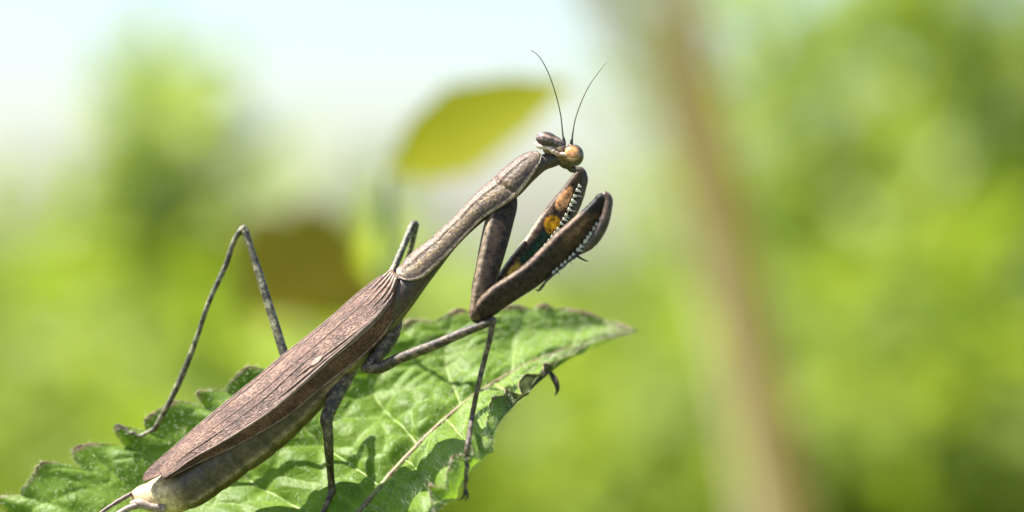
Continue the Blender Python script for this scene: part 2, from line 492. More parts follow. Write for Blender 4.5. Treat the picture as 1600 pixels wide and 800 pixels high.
shrub('shrub', 'bright low shrub showing under the tip of the serrated leaf', 'shrub', base_at(920, 2.0), tips_in((700, 1150, 500, 800), 1.7, 2.3, 20), 64, 0.042, 'fresh', 0.06, 0.45, group='shrubs behind the mantis')
shrub('shrub', 'bright low shrub around the foot of the brown stem', 'shrub', base_at(1430, 2.1), tips_in((1150, 1700, 330, 800), 1.8, 2.4, 26), 64, 0.045, 'fresh', 0.07, 0.4, group='shrubs behind the mantis')
shrub('shrub', 'bright low shrub right behind the wings of the mantis', 'shrub', base_at(400, 1.5), tips_in((180, 620, 450, 660), 1.3, 1.7, 20), 80, 0.034, 'fresh', 0.045, 0.5, group='shrubs behind the mantis')
# slender sapling against the sky at the left
shrub('sapling', 'slender green sapling rising against the pale sky', 'sapling', base_at(285, 1.7), [BG(235, 70, 1.7), BG(262, 160, 1.65), BG(300, 240, 1.75), BG(215, 260, 1.7), BG(330, 330, 1.6), BG(270, 110, 1.72), BG(240, 200, 1.6)], 95, 0.03, 'fresh', 0.03, 0.6, 0.0025)
# nearer sapling with the lime leaf and the olive leaves
root = empty('leafy_shoot', base_at(560, 0.95)); tag(root, 'nearby shoot with a lime leaf and dark olive leaves behind the mantis', 'plant')
st = MB(); a = np.array(base_at(560, 0.95)) + np.array([0, 0, -.03]); pth = bezier_stem(a, BG(602, 268, .60), np.array([0.0, .03, .02])); st.tube(pth, np.linspace(.004, .0014, len(pth)), m=8)
st.build('stem', M['stem'], root)
def one_leaf(root, p0, p1, width, mat, up, tone=0.5, name='leaf', fold=.18, droop=.12):
    mb = MB(); p0 = np.array(p0); p1 = np.array(p1); L = np.linalg.norm(p1 - p0)
    leaves_mesh(mb, p0[None], (p1 - p0)[None], np.array(up, float)[None], np.array([L]), np.array([width]), np.array([tone]), fold, droop)
    return mb.build(name, M[mat], root)
one_leaf(root, BG(606, 264, .60), BG(868, 124, .58), 0.0165, 'lime', (0.1, -1, .35))
one_leaf(root, BG(596, 330, .66), BG(585, 420, .70), 0.012, 'fresh', (-.3, -.8, .5), .9)
for k, (x0, y0, x1, y1, z, wd) in enumerate([(590, 425, 400, 350, .9, .036), (585, 445, 430, 440, .88, .034), (590, 390, 480, 320, .92, .026)]):
    one_leaf(root, BG(x0, y0, z - .1), BG(x1, y1, z), wd, 'olive', (.5, -.5, .4), rng.random())

# brown woody stem crossing the right half
root = empty('brown_stem', base_at(1420, 1.15)); tag(root, 'thick brown woody stem leaning across the green shrubs', 'stem')
pts = np.stack([np.array(base_at(1420, 1.15)) + np.array([0, 0, -.03]), BG(1240, 820, 1.12), BG(1195, 610, 1.1), BG(1150, 400, 1.08), BG(1105, 200, 1.05), BG(1072, 40, 1.03), BG(1035, -130, 1.0)])
d = np.r_[0, np.cumsum(np.linalg.norm(np.diff(pts, axis=0), axis=1))]
q = hermite(d, pts, np.linspace(0, d[-1], 60))
s1 = MB(); s1.tube(q, np.linspace(.0075, .0062, 60) * (1 + .07 * np.sin(np.arange(60) * 1.1)), m=12)
s1.build('stem', M['wood'], root)
# a paler dry stalk beside it
root = empty('dry_stalk', base_at(1010, 1.3)); tag(root, 'pale dry stalk leaning behind the mantis antennae', 'stalk')
pts = np.stack([np.array(base_at(1190, 1.35)) + np.array([0, 0, -.03]), BG(1130, 460, 1.32), BG(1060, 190, 1.3), BG(985, 40, 1.28), BG(900, -90, 1.26)])
d = np.r_[0, np.cumsum(np.linalg.norm(np.diff(pts, axis=0), axis=1))]
s1 = MB(); s1.tube(hermite(d, pts, np.linspace(0, d[-1], 40)), np.linspace(.006, .009, 40), m=10)
s1.build('stem', M['wood_pale'], root)

# ------------------------------------------------------------------ the serrated leaf the mantis stands on
TK = [0, .05, .12, .25, .40, .55, .68, .80, .90, .96, 1.0]
Fc = [(332, 1078, -12), (90, 1040, 2), (-75, 880, 10), (42, 748, 12), (228, 645, 13), (420, 566, 15), (600, 508, 18), (745, 483, 21), (855, 481, 23), (925, 493, 24), (995, 517, 24)]
Mc = [(335, 1080, -11.8), (362, 1038, -10), (400, 985, -6), (480, 890, -1), (570, 790, 4), (650, 700, 7.5), (730, 628, 10.8), (820, 573, 14.6), (905, 540, 19), (955, 526, 22), (996, 517.5, 24)]
Nc = [(340, 1082, -12), (412, 1072, -14), (490, 1050, -15), (570, 975, -14), (648, 880, -11), (698, 805, -8), (752, 716, -5.5), (822, 620, 2.6), (893, 560, 15.6), (948, 533, 21), (996.5, 519, 24)]
Tc = [(341, 1081, -12), (402, 1062, -14.4), (470, 1030, -15.4), (540, 945, -14.6), (612, 850, -11.5), (662, 772, -8.3), (724, 686, -5.8), (792, 598, 2.4), (886, 552, 15.5), (946, 530, 21), (997, 518, 24)]
tk = np.array(TK)
Fw, Mw, Nw, Tw = (PV(a) for a in (Fc, Mc, Nc, Tc))
shape = np.sin(np.pi * np.clip(tk, 0, 1) ** .8) ** .7
Fm = (Fw + Mw) / 2 + shape[:, None] * np.array([0.0002, 0.0028, -0.0012])
Nm = Mw * .52 + Nw * .48 + shape[:, None] * np.array([-0.0002, 0.0012, -0.0008])
SK = np.array([-1, -.5, 0, .42, .80, 1.0])
CTRL = np.stack([Fw, Fm, Mw, Nm, Nw, Tw], 0)       # (6, T, 3)
NT_, NS = 460, 300
tq = np.linspace(0, 1, NT_)
rows = np.stack([hermite(tk, CTRL[i], tq) for i in range(6)], 0)   # (6, NT, 3)

def leaf_base(ti, s):
    """surface by row index array (float 0..NT-1) and s"""
    i0 = np.clip(ti.astype(int), 0, NT_ - 2); f = (ti - i0)[:, None]
    cp = rows[:, i0] * (1 - f) + rows[:, i0 + 1] * f          # (6, K, 3)
    h = np.diff(SK)
    sl = np.diff(cp, axis=0) / h[:, None, None]
    m = np.empty_like(cp); m[0] = sl[0]; m[-1] = sl[-1]
    m[1:-1] = (sl[:-1] * h[1:, None, None] + sl[1:] * h[:-1, None, None]) / (h[:-1] + h[1:])[:, None, None]
    j = np.clip(np.searchsorted(SK, s, side='right') - 1, 0, 4)
    K = np.arange(len(s)); t = ((s - SK[j]) / h[j])[:, None]; hh = h[j][:, None]
    return ((2*t**3 - 3*t**2 + 1) * cp[j, K] + (t**3 - 2*t**2 + t) * hh * m[j, K]
            + (-2*t**3 + 3*t**2) * cp[j+1, K] + (t**3 - t**2) * hh * m[j+1, K])

def vein_phase(t, s):
    a = np.abs(s)
    return 9.0 * (t - 0.10 * a ** 1.2) + np.where(s > 0, .35, 0)

# arc length of the far margin drives the teeth
fl = np.r_[0, np.cumsum(np.linalg.norm(np.diff(rows[0], axis=0), axis=1))]
nl = np.r_[0, np.cumsum(np.linalg.norm(np.diff(rows[5], axis=0), axis=1))]
def tooth(t, s):
    L = np.where(s < 0, np.interp(t, tq, fl), np.interp(t, tq, nl))
    ph = L / np.where(s < 0, .0054, .0047) + np.where(s < 0, .25, .1) + .16 * np.sin(L * 700) + .12 * np.sin(L * 431 + 2)
    fr = ph - np.floor(ph)
    # rounded tooth leaning to the tip, sharp notch at fr = 0
    x = np.where(fr < .55, fr / .55, (1 - fr) / .45)
    xn = np.where(fr < .72, fr / .72, (1 - fr) / .28)      # near edge: pointed saw teeth
    return np.where(s < 0, 1 - (1 - np.clip(x, 0, 1)) ** 1.75, np.clip(xn, 0, 1) ** .85), ph

TR = rng.uniform(.45, 1.35, 400)
def ragged(t, s):
    L = np.where(s < 0, np.interp(t, tq, fl), np.interp(t, tq, nl)) * 1000
    return np.sin(L * 7.3 + 2 * np.sin(L * 1.7)) * .6 + np.sin(L * 13.1 + 1.3 * np.sin(L * 3.1)) * .4
CELL = rng.uniform([-4, -1], [11, 1], (420, 2))
def blister(t, s):
    ph = vein_phase(t, s)
    q = np.stack([ph * 1.0, s * 3.2], 1).astype(np.float32)
    c = (CELL * np.array([1, 3.2])).astype(np.float32)
    out = np.empty(len(q))
    for a in range(0, len(q), 20000):
        dd = ((q[a:a+20000, None] - c[None]) ** 2).sum(-1)
        p = np.partition(dd, 1, axis=1)[:, :2]
        out[a:a+20000] = np.sqrt(p[:, 1]) - np.sqrt(p[:, 0])
    return np.clip(out / .28, 0, 1)

def leaf_point(t, s, disp=True, full=False):
    tt, ph = tooth(t, s)
    near = s > 0
    amp = np.where(near, .12, .08) * smooth(0.0, .1, t) * (1 - .75 * smooth(.9, 1, t))
    amp = amp * TR[np.clip(np.round(ph).astype(int), 0, 399)]
    se = s * (1 - amp * (1 - tt) * np.abs(s) ** 6 - .0045 * (1 + ragged(t, s)) * np.abs(s) ** 14)
    ti = t * (NT_ - 1)
    p = leaf_base(ti, se)
    e = 1e-3
    du = leaf_base(np.clip(ti + .6, 0, NT_ - 1), se) - leaf_base(np.clip(ti - .6, 0, NT_ - 1), se)
    dv = leaf_base(ti, np.clip(se + .01, -1, 1)) - leaf_base(ti, np.clip(se - .01, -1, 1))
    n = nrm(np.cross(dv, du))
    flip = np.where((n @ np.array([0, -.5, .86]) < 0) & (np.abs(s) < .75), -1, 1)[:, None]
    n = n * flip
    if not disp: return p, n, se
    a = np.abs(s)
    vp = vein_phase(t, s)
    sec = np.abs(np.sin(np.pi * vp)) ** .65
    rib = 1 - np.exp(-(a / .05) ** 2)
    edge = smooth(1.0, .8, a)
    width = np.linalg.norm(rows[0, (ti).astype(int)] - rows[2, ti.astype(int)], axis=1)
    sc = np.clip(width / .02, .1, 1)
    bl = blister(t, s)
    h = (.00125 * sec * rib * (.35 + .65 * edge) + .00046 * bl * rib) * sc
    # teeth are cupped: their middles bulge, the very margin turns up
    cup = smooth(.78, 1.0, a)
    h = h + cup * sc * (.0010 * (tt - .6) + .0007 * np.sin(ph * 2.1 + t * 9))
    h = h + .0007 * np.sin(t * 21 + s * 4) * sc * smooth(.2, .6, a)
    p = p + n * h[:, None]
    if full: return p, n, se, tt, bl, sec
    return p, n, se

plant = empty('serrated_leaf_plant', (P(335, 1080, -11.8)[0] - .03, P(335, 1080, -11.8)[1] + .002, 0.0))
tag(plant, 'hairy green plant whose serrated leaf carries the mantis', 'plant')
T_, S_ = np.meshgrid(tq, np.sin(np.linspace(-1, 1, NS) * np.pi / 2 * .92) / np.sin(np.pi / 2 * .92), indexing='ij')
lp, ln_, se, tt, bl, sec = leaf_point(T_.ravel(), S_.ravel(), full=True)
a = np.abs(S_.ravel())
nz = .5 + .5 * np.sin(T_.ravel() * 61 + np.sin(T_.ravel() * 143) * 2) * np.sin(T_.ravel() * 23 + 1)
farw = .05 * smooth(.55, .75, T_.ravel()) * (S_.ravel() < 0)
brown = smooth(.978 - .022 * nz - farw, 1.0 - farw * .5, a) * (.45 + .55 * nz) * 1.1
tipb = smooth(.955, 1.0, T_.ravel()) * .75 * smooth(.3, .9, a + .4)
brown = np.clip(np.maximum(brown * (.25 + 1.0 * tt ** 2), tipb), 0, 1)
palev = np.clip(np.exp(-(sec / .16) ** 2) * .55 + (1 - bl) ** 3 * .5 + np.exp(-(a / .035) ** 2) * .6, 0, .8)
palev = np.clip(palev + np.where(S_.ravel() > 0, .30, 0) * smooth(.02, .1, a), 0, .85)
wither = np.where(S_.ravel() > .55, 1, 0) * smooth(.76, .79, T_.ravel()) * smooth(.885, .86, T_.ravel()) * .8
lb = MB()
lb.grid(lp.reshape(NT_, NS, 3), closed=False, col=np.stack([brown * (1 - .6 * wither), palev * (1 - brown) * (1 - wither), wither], 1).reshape(NT_, NS, 3))
blade = lb.build('leaf', M['leaf'], plant)
blade['label'] = 'hairy crinkled green leaf with serrated brown edge'
# thickened dry rim along both edges
for sgn in (-1, 1):
    te = np.linspace(.02, .998, 1100)
    p, n, _ = leaf_point(te, np.full_like(te, sgn * .999))
    rag = np.abs(np.interp(np.arange(1100), np.arange(0, 1100, 5), rng.normal(0, 1, 220)))
    w_ = (.22 + (.9 * rag + (1.6 * smooth(.6, .8, te) if sgn < 0 else 0)) * tooth(te, np.full_like(te, sgn * 1.0))[0] ** 2.5) * S
    p = p + n * (np.interp(np.arange(1100), np.arange(0, 1100, 9), rng.normal(0, .6, 123)) * S)[:, None]
    vb = MB(); vb.tube(p, w_, m=6); vb.build('leaf_rim', M['leaf_rim'], blade)

PXY = np.stack([800 + lp[:, 0] / S * DIST / (DIST + lp[:, 1]), 400 - (lp[:, 2] - H) / S * DIST / (DIST + lp[:, 1])], 1)
def leaf_depth(px, py, lift=.2):
    """depth (mm) of the leaf surface met at this pixel"""
    d = np.hypot(PXY[:, 0] - px, PXY[:, 1] - py)
    ok = d < max(4.0, d.min() + 2.0)
    return lp[ok, 1].min() * 1000 - lift
# midrib and side veins
tm = np.linspace(.0, .985, 120)
mp, mn, _ = leaf_point(tm, np.full_like(tm, .002))
v = MB(); r = np.interp(tm, [0, .4, .7, 1], [9, 5.2, 3.6, 1.2]) * S * (1 + .10 * np.sin(tm * 90) * np.sin(tm * 37))
v.tube(mp + mn * .00008, r, r * .8, m=10)
v.build('midrib', M['midrib'], blade)
for sgn in (-1, 1):
    for k in range(-2, 9):
        s_ = np.linspace(.01, .93 if sgn < 0 else .8, 60)
        # solve vein_phase(t, s) = k
        t_ = np.linspace(0, 1, 400)
        ts = []
        for q in s_:
            ph = vein_phase(t_, np.full_like(t_, sgn * q)); ts.append(np.interp(k, ph, t_, left=np.nan, right=np.nan))
        ts = np.array(ts); ok = np.isfinite(ts) & (ts > .02) & (ts < .985)
        if ok.sum() < 12: continue
        p, n, _ = leaf_point(ts[ok], sgn * s_[ok])
        vb = MB(); vb.tube(p + n * .00002, np.linspace(2.3, 1.0, ok.sum()) * S, m=6); vb.build('side_vein', M['vein'], blade)

# hairs over the blade, the margin and the underside of the upturned edge
def hairs(ts, ss, lo, hi, flip=1, lean=.5, rad=.000022, n_extra=None):
    p, n, _ = leaf_point(ts, ss)
    d = nrm(n * flip + rng.normal(0, lean, p.shape) + (0 if n_extra is None else n_extra))
    L = rng.uniform(lo, hi, len(p))
    a1 = nrm(np.cross(d, rng.normal(size=p.shape))); a2 = np.cross(d, a1)
    rr = rad * rng.uniform(.7, 1.3, (len(p), 1))
    b = p - d * .0001
    bend = rng.normal(0, .18, p.shape) * L[:, None]
    mid = p + d * (L * .5)[:, None]; tip = p + d * L[:, None] + bend
    tri = [a1, -.5 * a1 + .866 * a2, -.5 * a1 - .866 * a2]
    V = np.stack([b + rr * q for q in tri] + [mid + rr * .7 * q for q in tri] + [tip], 1).reshape(-1, 3)
    F = []
    for i in range(len(p)):
        o = i * 7
        for j in range(3):
            k = (j + 1) % 3
            F += [(o + j, o + k, o + 3 + k, o + 3 + j), (o + 3 + j, o + 3 + k, o + 6)]
    return V, F
hb = MB()
hb.add(*hairs(rng.uniform(.08, .99, 5200), rng.uniform(-.97, .5, 5200), .0004, .0011))
hb.add(*hairs(rng.uniform(.14, .5, 600), rng.uniform(-1, -.5, 600), .0005, .0010, rad=.000026))
hb.add(*hairs(rng.uniform(.1, .74, 1300), rng.choice([-1, 1], 1300) * rng.uniform(.985, 1.0, 1300), .0003, .0008, lean=1.2, rad=.000016))
hb.add(*hairs(rng.uniform(.2, .80, 1300), rng.uniform(.78, .99, 1300), .0005, .0011, flip=-1, lean=.4, rad=.000014))
hb.add(*hairs(rng.uniform(.4, .78, 500), rng.uniform(.4, .85, 500), .0008, .0018, lean=.35, n_extra=np.array([0, 0, .5])))
tag(hb.build('leaf_hair', M['hair'], blade), kind='stuff')
# dark dry hook under the leaf and small specks on it
hk = MB(); hk.ptube([(861, 584, 12, 4), (866, 592, 11, 5), (870, 601, 10.5, 4.4), (871, 610, 10.5, 3), (867, 618, 10.5, .7)], 20, 9)
hk.build('dry_hook', M['hook'], blade)
for (px, py, dep, r) in [(586, 770, 9, 5), (598, 760, 9.2, 3.4)]:
    c = MB(); c.ball(P(px, py, dep), np.array([r, r * .7, r * .6]) * S); c.build('husk', M['rim'], blade)
# petiole and stem down to the ground
pb = P(335, 1080, -11.8)
st = MB()
pet = hermite([0, .35, 1], np.array([pb + np.array([.002, -.0003, .0015]), pb + np.array([-.012, .0005, -.012]), np.array([plant.location.x, plant.location.y, pb[2] - .05])]), np.linspace(0, 1, 24))
st.tube(pet, np.linspace(.0009, .0013, 24), m=10, side=(0, -1, .3)); st.build('petiole', M['stem'], plant)
st = MB(); sx, sy = plant.location.x, plant.location.y
zz = np.linspace(-.04, pb[2] - .04, 40)
st.tube(np.stack([sx + .004 * np.sin(zz * 9) * (pb[2] - .05 - zz), sy + 0 * zz, zz], 1), np.linspace(.0035, .0022, 40), m=12); st.build('stem', M['stem'], plant)
for k in range(8):
    zq = rng.uniform(.12, .55); an = k * 2.4
    dirv = np.array([math.cos(an), math.sin(an), .35])
    one_leaf(plant, (sx, sy, zq), np.array([sx, sy, zq]) + dirv * rng.uniform(.05, .08), .035, 'mid', (0, 0, 1), rng.random(), 'stem_leaf')

# ------------------------------------------------------------------ the mantis
mantis = empty('praying_mantis', P(729, 745, 2.5))
tag(mantis, 'brown praying mantis standing on a serrated leaf with folded forelegs', 'mantis')
CV = np.array([0, -1.0, 0])
PHI = math.radians(45)

def axes(pts):
    T = nrm(np.gradient(pts, axis=0))
    n = nrm(np.cross(T, CV))
    n = n * np.where(n[:, 2:3] > 0, -1, 1)            # pointing down the picture
    R = n * math.cos(PHI) + CV * math.sin(PHI)
    D = -n * math.sin(PHI) + CV * math.cos(PHI)
    return T, n, R, D

# trunk: neck, thorax and abdomen in one skin
bs = [(886, 243, .4, 6, 6), (869, 248, .35, 11, 11), (848, 254, .15, 13, 12), (825, 271, 0, 15, 13), (800, 294, 0, 17, 15), (770, 317, .15, 15, 13), (735, 348, .2, 12, 11),
      (700, 382, .2, 13, 12), (674, 410, .25, 17, 15), (650, 434, .45, 22, 20), (624, 462, .6, 27, 25), (590, 497, 1.0, 32, 30), (553, 533, 1.5, 36, 34),
      (513, 567, 1.9, 40, 38), (478, 602, 2.3, 43, 42), (440, 638, 2.65, 46, 46), (401, 672, 2.7, 47, 46), (359, 704, 2.65, 45, 44), (318, 736, 2.5, 43, 42),
      (285, 760, 2.35, 39, 38), (255, 773, 2.2, 31, 30), (231, 776, 2.2, 23, 22), (213, 775, 2.2, 14, 13), (204, 775, 2.2, 5, 5)]
q = resample(bs, 200)
bp = PV(q[:, :3]); T, n, R, D = axes(bp)
m_ = 72; th = np.linspace(0, 2 * np.pi, m_, endpoint=False)
u = np.linspace(0, 1, 200)
segm = np.where(u > .45, 1, 0)
ringmod = 1 - .035 * segm * np.exp(-(((u * 17) % 1 - .5) / .10) ** 2)
cs, sn = np.cos(th), np.sin(th)
# a keel along the side (lateral fold) at th ~ -0.45 rad
wrap = lambda a: (th - a + np.pi) % (2 * np.pi) - np.pi
prof = 1 + .07 * np.exp(-(wrap(-.02) / .13) ** 2) + .05 * np.exp(-(wrap(-.5) / .12) ** 2)
ring = bp[:, None] + (R[:, None] * (q[:, 3, None] * cs * prof)[..., None] + D[:, None] * (q[:, 4, None] * sn * prof)[..., None]) * S * ringmod[:, None, None]
tail = smooth(.895, .945, u)[:, None]
base = np.array([.060, .039, .027]); olive = np.array([.135, .095, .032]); cream = np.array([.74, .57, .32]); grey = np.array([.098, .070, .058])
low = smooth(-.02, -.2, sn)[None, :]
colr = grey * (1 - low[..., None]) + olive * low[..., None] * np.ones((200, m_, 1))
fr = smooth(.5, .35, u)[:, None, None]
colr = colr * (1 - fr) + base * fr
line = np.exp(-(wrap(-.0) / .10) ** 2)[None, :, None] * .75 * segm[:, None, None]
colr = colr * (1 - line) + np.array([.42, .32, .21]) * line
joint = (np.exp(-(((u * 17) % 1 - .5) / .10) ** 2) * segm)[:, None, None] * .65
colr = colr * (1 - joint) + np.array([.035, .026, .02]) * joint
colr = colr * (1 - tail[..., None]) + cream * tail[..., None]
b = MB(); b.grid(ring, col=colr); body = b.build('body', M['body'], mantis)
# cerci
c = MB(); c.ptube([(206, 771, 1.6, 3.6), (190, 780, 1.2, 3.4), (172, 791, .8, 3.1), (152, 805, .4, 2.2), (138, 814, .2, .8)], 30, 10, jitter=.07); c.build('cercus', M['cercus'], mantis)
c = MB(); c.ptube([(240, 786, .9, 5), (222, 789, .6, 5), (204, 793, .3, 5), (186, 802, .1, 4.5), (170, 814, 0, 2)], 30, 10, jitter=.03); c.build('cercus', M['rim'], mantis)
c = MB(); c.ptube([(258, 794, 0.6, 9), (236, 792, .4, 6), (214, 786, .8, 7), (204, 786, 1.2, 3)], 20, 12); c.build('subgenital_plate', M['rim'], mantis)

# pronotum: long shield with raised keel and pale turned rims
U_ = [(616, 421), (622, 413), (632, 405), (650, 391), (672, 375), (695, 353), (715, 335), (733, 315), (747, 300), (763, 286), (780, 271), (797, 256), (815, 243), (830, 236), (840, 234)]
L_ = [(622, 427), (640, 435), (662, 431), (682, 415), (700, 398), (716, 381), (735, 361), (751, 345), (771, 331), (793, 317), (812, 301), (826, 283), (839, 264), (845, 252), (845, 243)]
U_, L_ = np.array(U_, float), np.array(L_, float)
cen = (U_ + L_) / 2; hw = np.linalg.norm(L_ - U_, axis=1) / 2 / math.cos(PHI)
q = resample(np.c_[cen, np.full(len(cen), -.25), hw], 150)
pp = PV(q[:, :3]); T, n, R, D = axes(pp)
r_ = np.linspace(-1, 1, 41)
uu = np.linspace(0, 1, 150)
dome = (1 - r_ ** 2) ** .75
keel = np.exp(-(r_ / .10) ** 2)
lip = smooth(.90, .98, r_)
prot = np.interp(uu, [0, .05, .2, .5, .62, .72, .78, .9, 1], [.20, .42, .55, .62, .58, .55, .62, .60, .35])
hgt = prot[:, None] * dome[None] * 1.0 + .07 * keel[None] * smooth(0, .1, uu)[:, None] * smooth(1, .9, uu)[:, None] + .07 * lip[None]
# supracoxal groove, curved across the shield
gpos = .735 + .03 * (r_ ** 2)
groove = np.exp(-((uu[:, None] - gpos[None]) / .010) ** 2) * smooth(1, .7, np.abs(r_))[None]
hgt = hgt - .13 * groove
pits = .008 * rng.normal(size=hgt.shape) * smooth(.95, .7, np.abs(r_))[None]
hgt = hgt + pits
top = pp[:, None] + (R[:, None] * (q[:, 3, None] * r_)[..., None] + D[:, None] * (q[:, 3, None] * hgt)[..., None]) * S
und = pp[:, None] + (R[:, None] * (q[:, 3, None] * r_ * .97)[..., None] + D[:, None] * (q[:, 3, None] * (hgt * .5 - .10))[..., None]) * S
ring = np.concatenate([top, und[:, ::-1]], 1)
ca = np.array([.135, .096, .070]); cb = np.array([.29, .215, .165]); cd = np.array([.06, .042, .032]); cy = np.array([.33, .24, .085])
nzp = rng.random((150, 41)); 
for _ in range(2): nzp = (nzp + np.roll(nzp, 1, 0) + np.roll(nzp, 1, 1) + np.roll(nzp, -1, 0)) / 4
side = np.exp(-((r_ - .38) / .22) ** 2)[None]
colp = ca + (cb - ca) * (np.exp(-((r_ + .25) / .35) ** 2)[None] * .7)[..., None] + 0 * uu[:, None, None]  # upper band painted lighter, as if lit from above
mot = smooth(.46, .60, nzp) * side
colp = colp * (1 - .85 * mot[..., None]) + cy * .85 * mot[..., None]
dk = smooth(.3, .8, r_)[None] * .45 * np.ones((150, 1)) + smooth(.76, .82, uu)[:, None] * .35  # shade painted into the lower flank; front end darker too
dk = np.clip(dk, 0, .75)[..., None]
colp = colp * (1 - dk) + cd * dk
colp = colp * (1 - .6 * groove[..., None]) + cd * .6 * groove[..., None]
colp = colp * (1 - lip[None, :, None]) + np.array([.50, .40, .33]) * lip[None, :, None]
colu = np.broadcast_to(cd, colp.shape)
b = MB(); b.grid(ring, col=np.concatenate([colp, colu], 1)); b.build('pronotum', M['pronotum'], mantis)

# forewings folded flat over the abdomen
WU = [(612, 421, 18, 30), (596, 430, 34, 50), (560, 457, 49, 74), (520, 492, 51, 80), (480, 525, 52, 79), (440, 556, 56, 80), (400, 590, 57, 79), (360, 622, 54, 72), (320, 655, 47, 62), (280, 690, 36, 46), (252, 714, 33, 37), (234, 730, 28, 30), (225, 740, 21, 22), (222, 747, 12, 12.6), (224, 753, 3, 3.1)]
q = resample(WU, 190)
nvec = np.array([.635, .773])
cen2 = q[:, :2] + nvec * (q[:, 2:3] / 2)
wp = PV(np.c_[cen2, np.full(190, -.05)])
ctr_sm = wp.copy()
T, n, R, D = axes(ctr_sm)
T0 = nrm((wp[-20] - wp[20])[None])[0]; n0 = nrm(np.cross(T0, CV)[None])[0]; n0 = n0 * (-1 if n0[2] > 0 else 1)
R = np.tile(n0 * math.cos(PHI) + CV * math.sin(PHI), (190, 1)); D = np.tile(-n0 * math.sin(PHI) + CV * math.cos(PHI), (190, 1))
wr = q[:, 2] / 2 / math.cos(PHI); drop = (q[:, 3] - q[:, 2]) / (math.sin(PHI) * 1.22)
def wing_pt(i, v, lift=0.0, sgn=1, cut=0):
    """i row index (float), v: -1 left fold .. 1 right fold .. 2 costal edge"""
    i = np.asarray(i, float); v = np.asarray(v, float)
    k = np.arange(190)
    f = lambda a: np.stack([np.interp(i, k, a[:, j]) for j in range(3)], -1)
    w = np.interp(i, k, wr); dr = np.interp(i, k, drop)
    a = np.abs(v); over = np.clip(a - 1, 0, 1)
    r = np.where(a <= 1, v * w, np.sign(v) * (w + over * .24 * dr + .06 * dr * np.sin(over * np.pi)))
    h = np.where(a <= 1, 7 * (w / 40) * (1 - np.minimum(a, 1) ** 2.2), -dr * over ** 1.15)
    rel = .22 * np.sin(v * 40) * smooth(.0, .3, a)          # lengthwise pleats
    return f(wp) + (f(R) * r[..., None] + f(D) * (h + lift + rel)[..., None]) * S
def forewing(v0, v1, i1, lift, side):
    ii = np.linspace(0, i1, 150); vv = np.linspace(0, 1, 60)
    I, Vv = np.meshgrid(ii, vv, indexing='ij')
    tipw = smooth(i1 + .5, i1 - 22, I)
    if side > 0:
        lo = v0 + (1 - v0) * .55 * (1 - np.sqrt(tipw)); hi = v1
    else:
        lo = v0; hi = v1 - (v1 - v0) * .2 * (1 - np.sqrt(tipw))
    VV = lo + (hi - lo) * Vv
    p = wing_pt(I, VV, lift)
    p2 = wing_pt(I, VV, lift - 1.6)
    ring = np.concatenate([p, p2[:, ::-1]], 1)
    a = np.abs(VV)
    shade = np.ones(VV.shape)
    c = np.stack([shade] * 3, -1)
    cost = smooth(1.0, 1.12, a)[..., None]
    c = c * (1 - cost) + np.array([.80, .60, .52]) * cost
    base_p = (smooth(14, 2, I) * smooth(1.0, .5, a))[..., None]
    c = c * (1 - base_p) + np.array([2.1, 1.8, 1.6]) * base_p
    mid = (smooth(60, 110, I) * smooth(160, 120, I) * np.exp(-((VV - .55) / .25) ** 2))[..., None] * .5
    c = c * (1 - mid) + np.array([.5, .5, .6]) * mid
    mb = MB(); mb.grid(ring, col=np.concatenate([c, c[:, ::-1]], 1))
    return mb.build('forewing', M['wing'], mantis)
wl = forewing(-2.0, .62, 189, 0.0, -1)
wrg = forewing(-.55, 2.0, 176, 3.0, 1)
def wvein(par, i0, i1, v0, v1, r, lift, pw=1.0):
    t = np.linspace(0, 1, 70)
    p = wing_pt(i0 + (i1 - i0) * t, v0 + (v1 - v0) * t ** pw, lift)
    mb = MB(); mb.tube(p, np.interp(t, [0, .1, .8, 1], [.6, 1, .9, .25]) * r * S, m=7)
    mb.build('vein', M['wing_vein'], par)
wvein(wrg, 8, 170, 1.02, 1.0, 1.5, 3.2)
wvein(wrg, 10, 168, 1.22, 1.03, 1.2, 3.4, .7)
wvein(wrg, 10, 96, 1.05, .80, 1.3, 3.6)
wvein(wrg, 12, 84, 1.00, .62, 1.1, 3.6)
wvein(wrg, 12, 120, 1.10, .90, 1.1, 3.4)
wvein(wrg, 60, 165, .30, .55, .8, 3.4)
wvein(wrg, 8, 172, 1.99, 1.97, 1.3, 3.0)
wvein(wrg, 14, 150, -.05, .1, .8, 3.4)
wvein(wl, 6, 182, -1.0, -1.0, 1.0, .4)
wvein(wl, 6, 150, -.8, -.75, .8, .5)
# pale stigma on the wing
mb = MB(); c0 = wing_pt(np.array([66.0]), np.array([.70]), 3.6)[0]
ax = np.stack([nrm((wp[80] - wp[60])[None])[0], nrm(np.cross(D[70], wp[80] - wp[60])[None])[0], D[70]])
mb.ball(c0, np.array([12, 5.5, 1.0]) * S, ax); mb.build('stigma', mat_simple('stigma', [(0.35, (.16, .095, .07)), (.6, (.24, .15, .115))], 1500, .6), wrg)
# pale ribs fanning out of the wing base
for (v0, v1, i1) in [(-.55, -.35, 20), (-.2, -.05, 24), (.15, .25, 26), (.5, .55, 22), (.8, .8, 18)]:
    t = np.linspace(0, 1, 24)
    mb = MB(); mb.tube(wing_pt(1 + (i1 - 1) * t, v0 + (v1 - v0) * t, 3.4), np.interp(t, [0, .3, 1], [2.6, 2.0, .3]) * S, m=7)
    mb.build('vein', M['rim'], wrg)

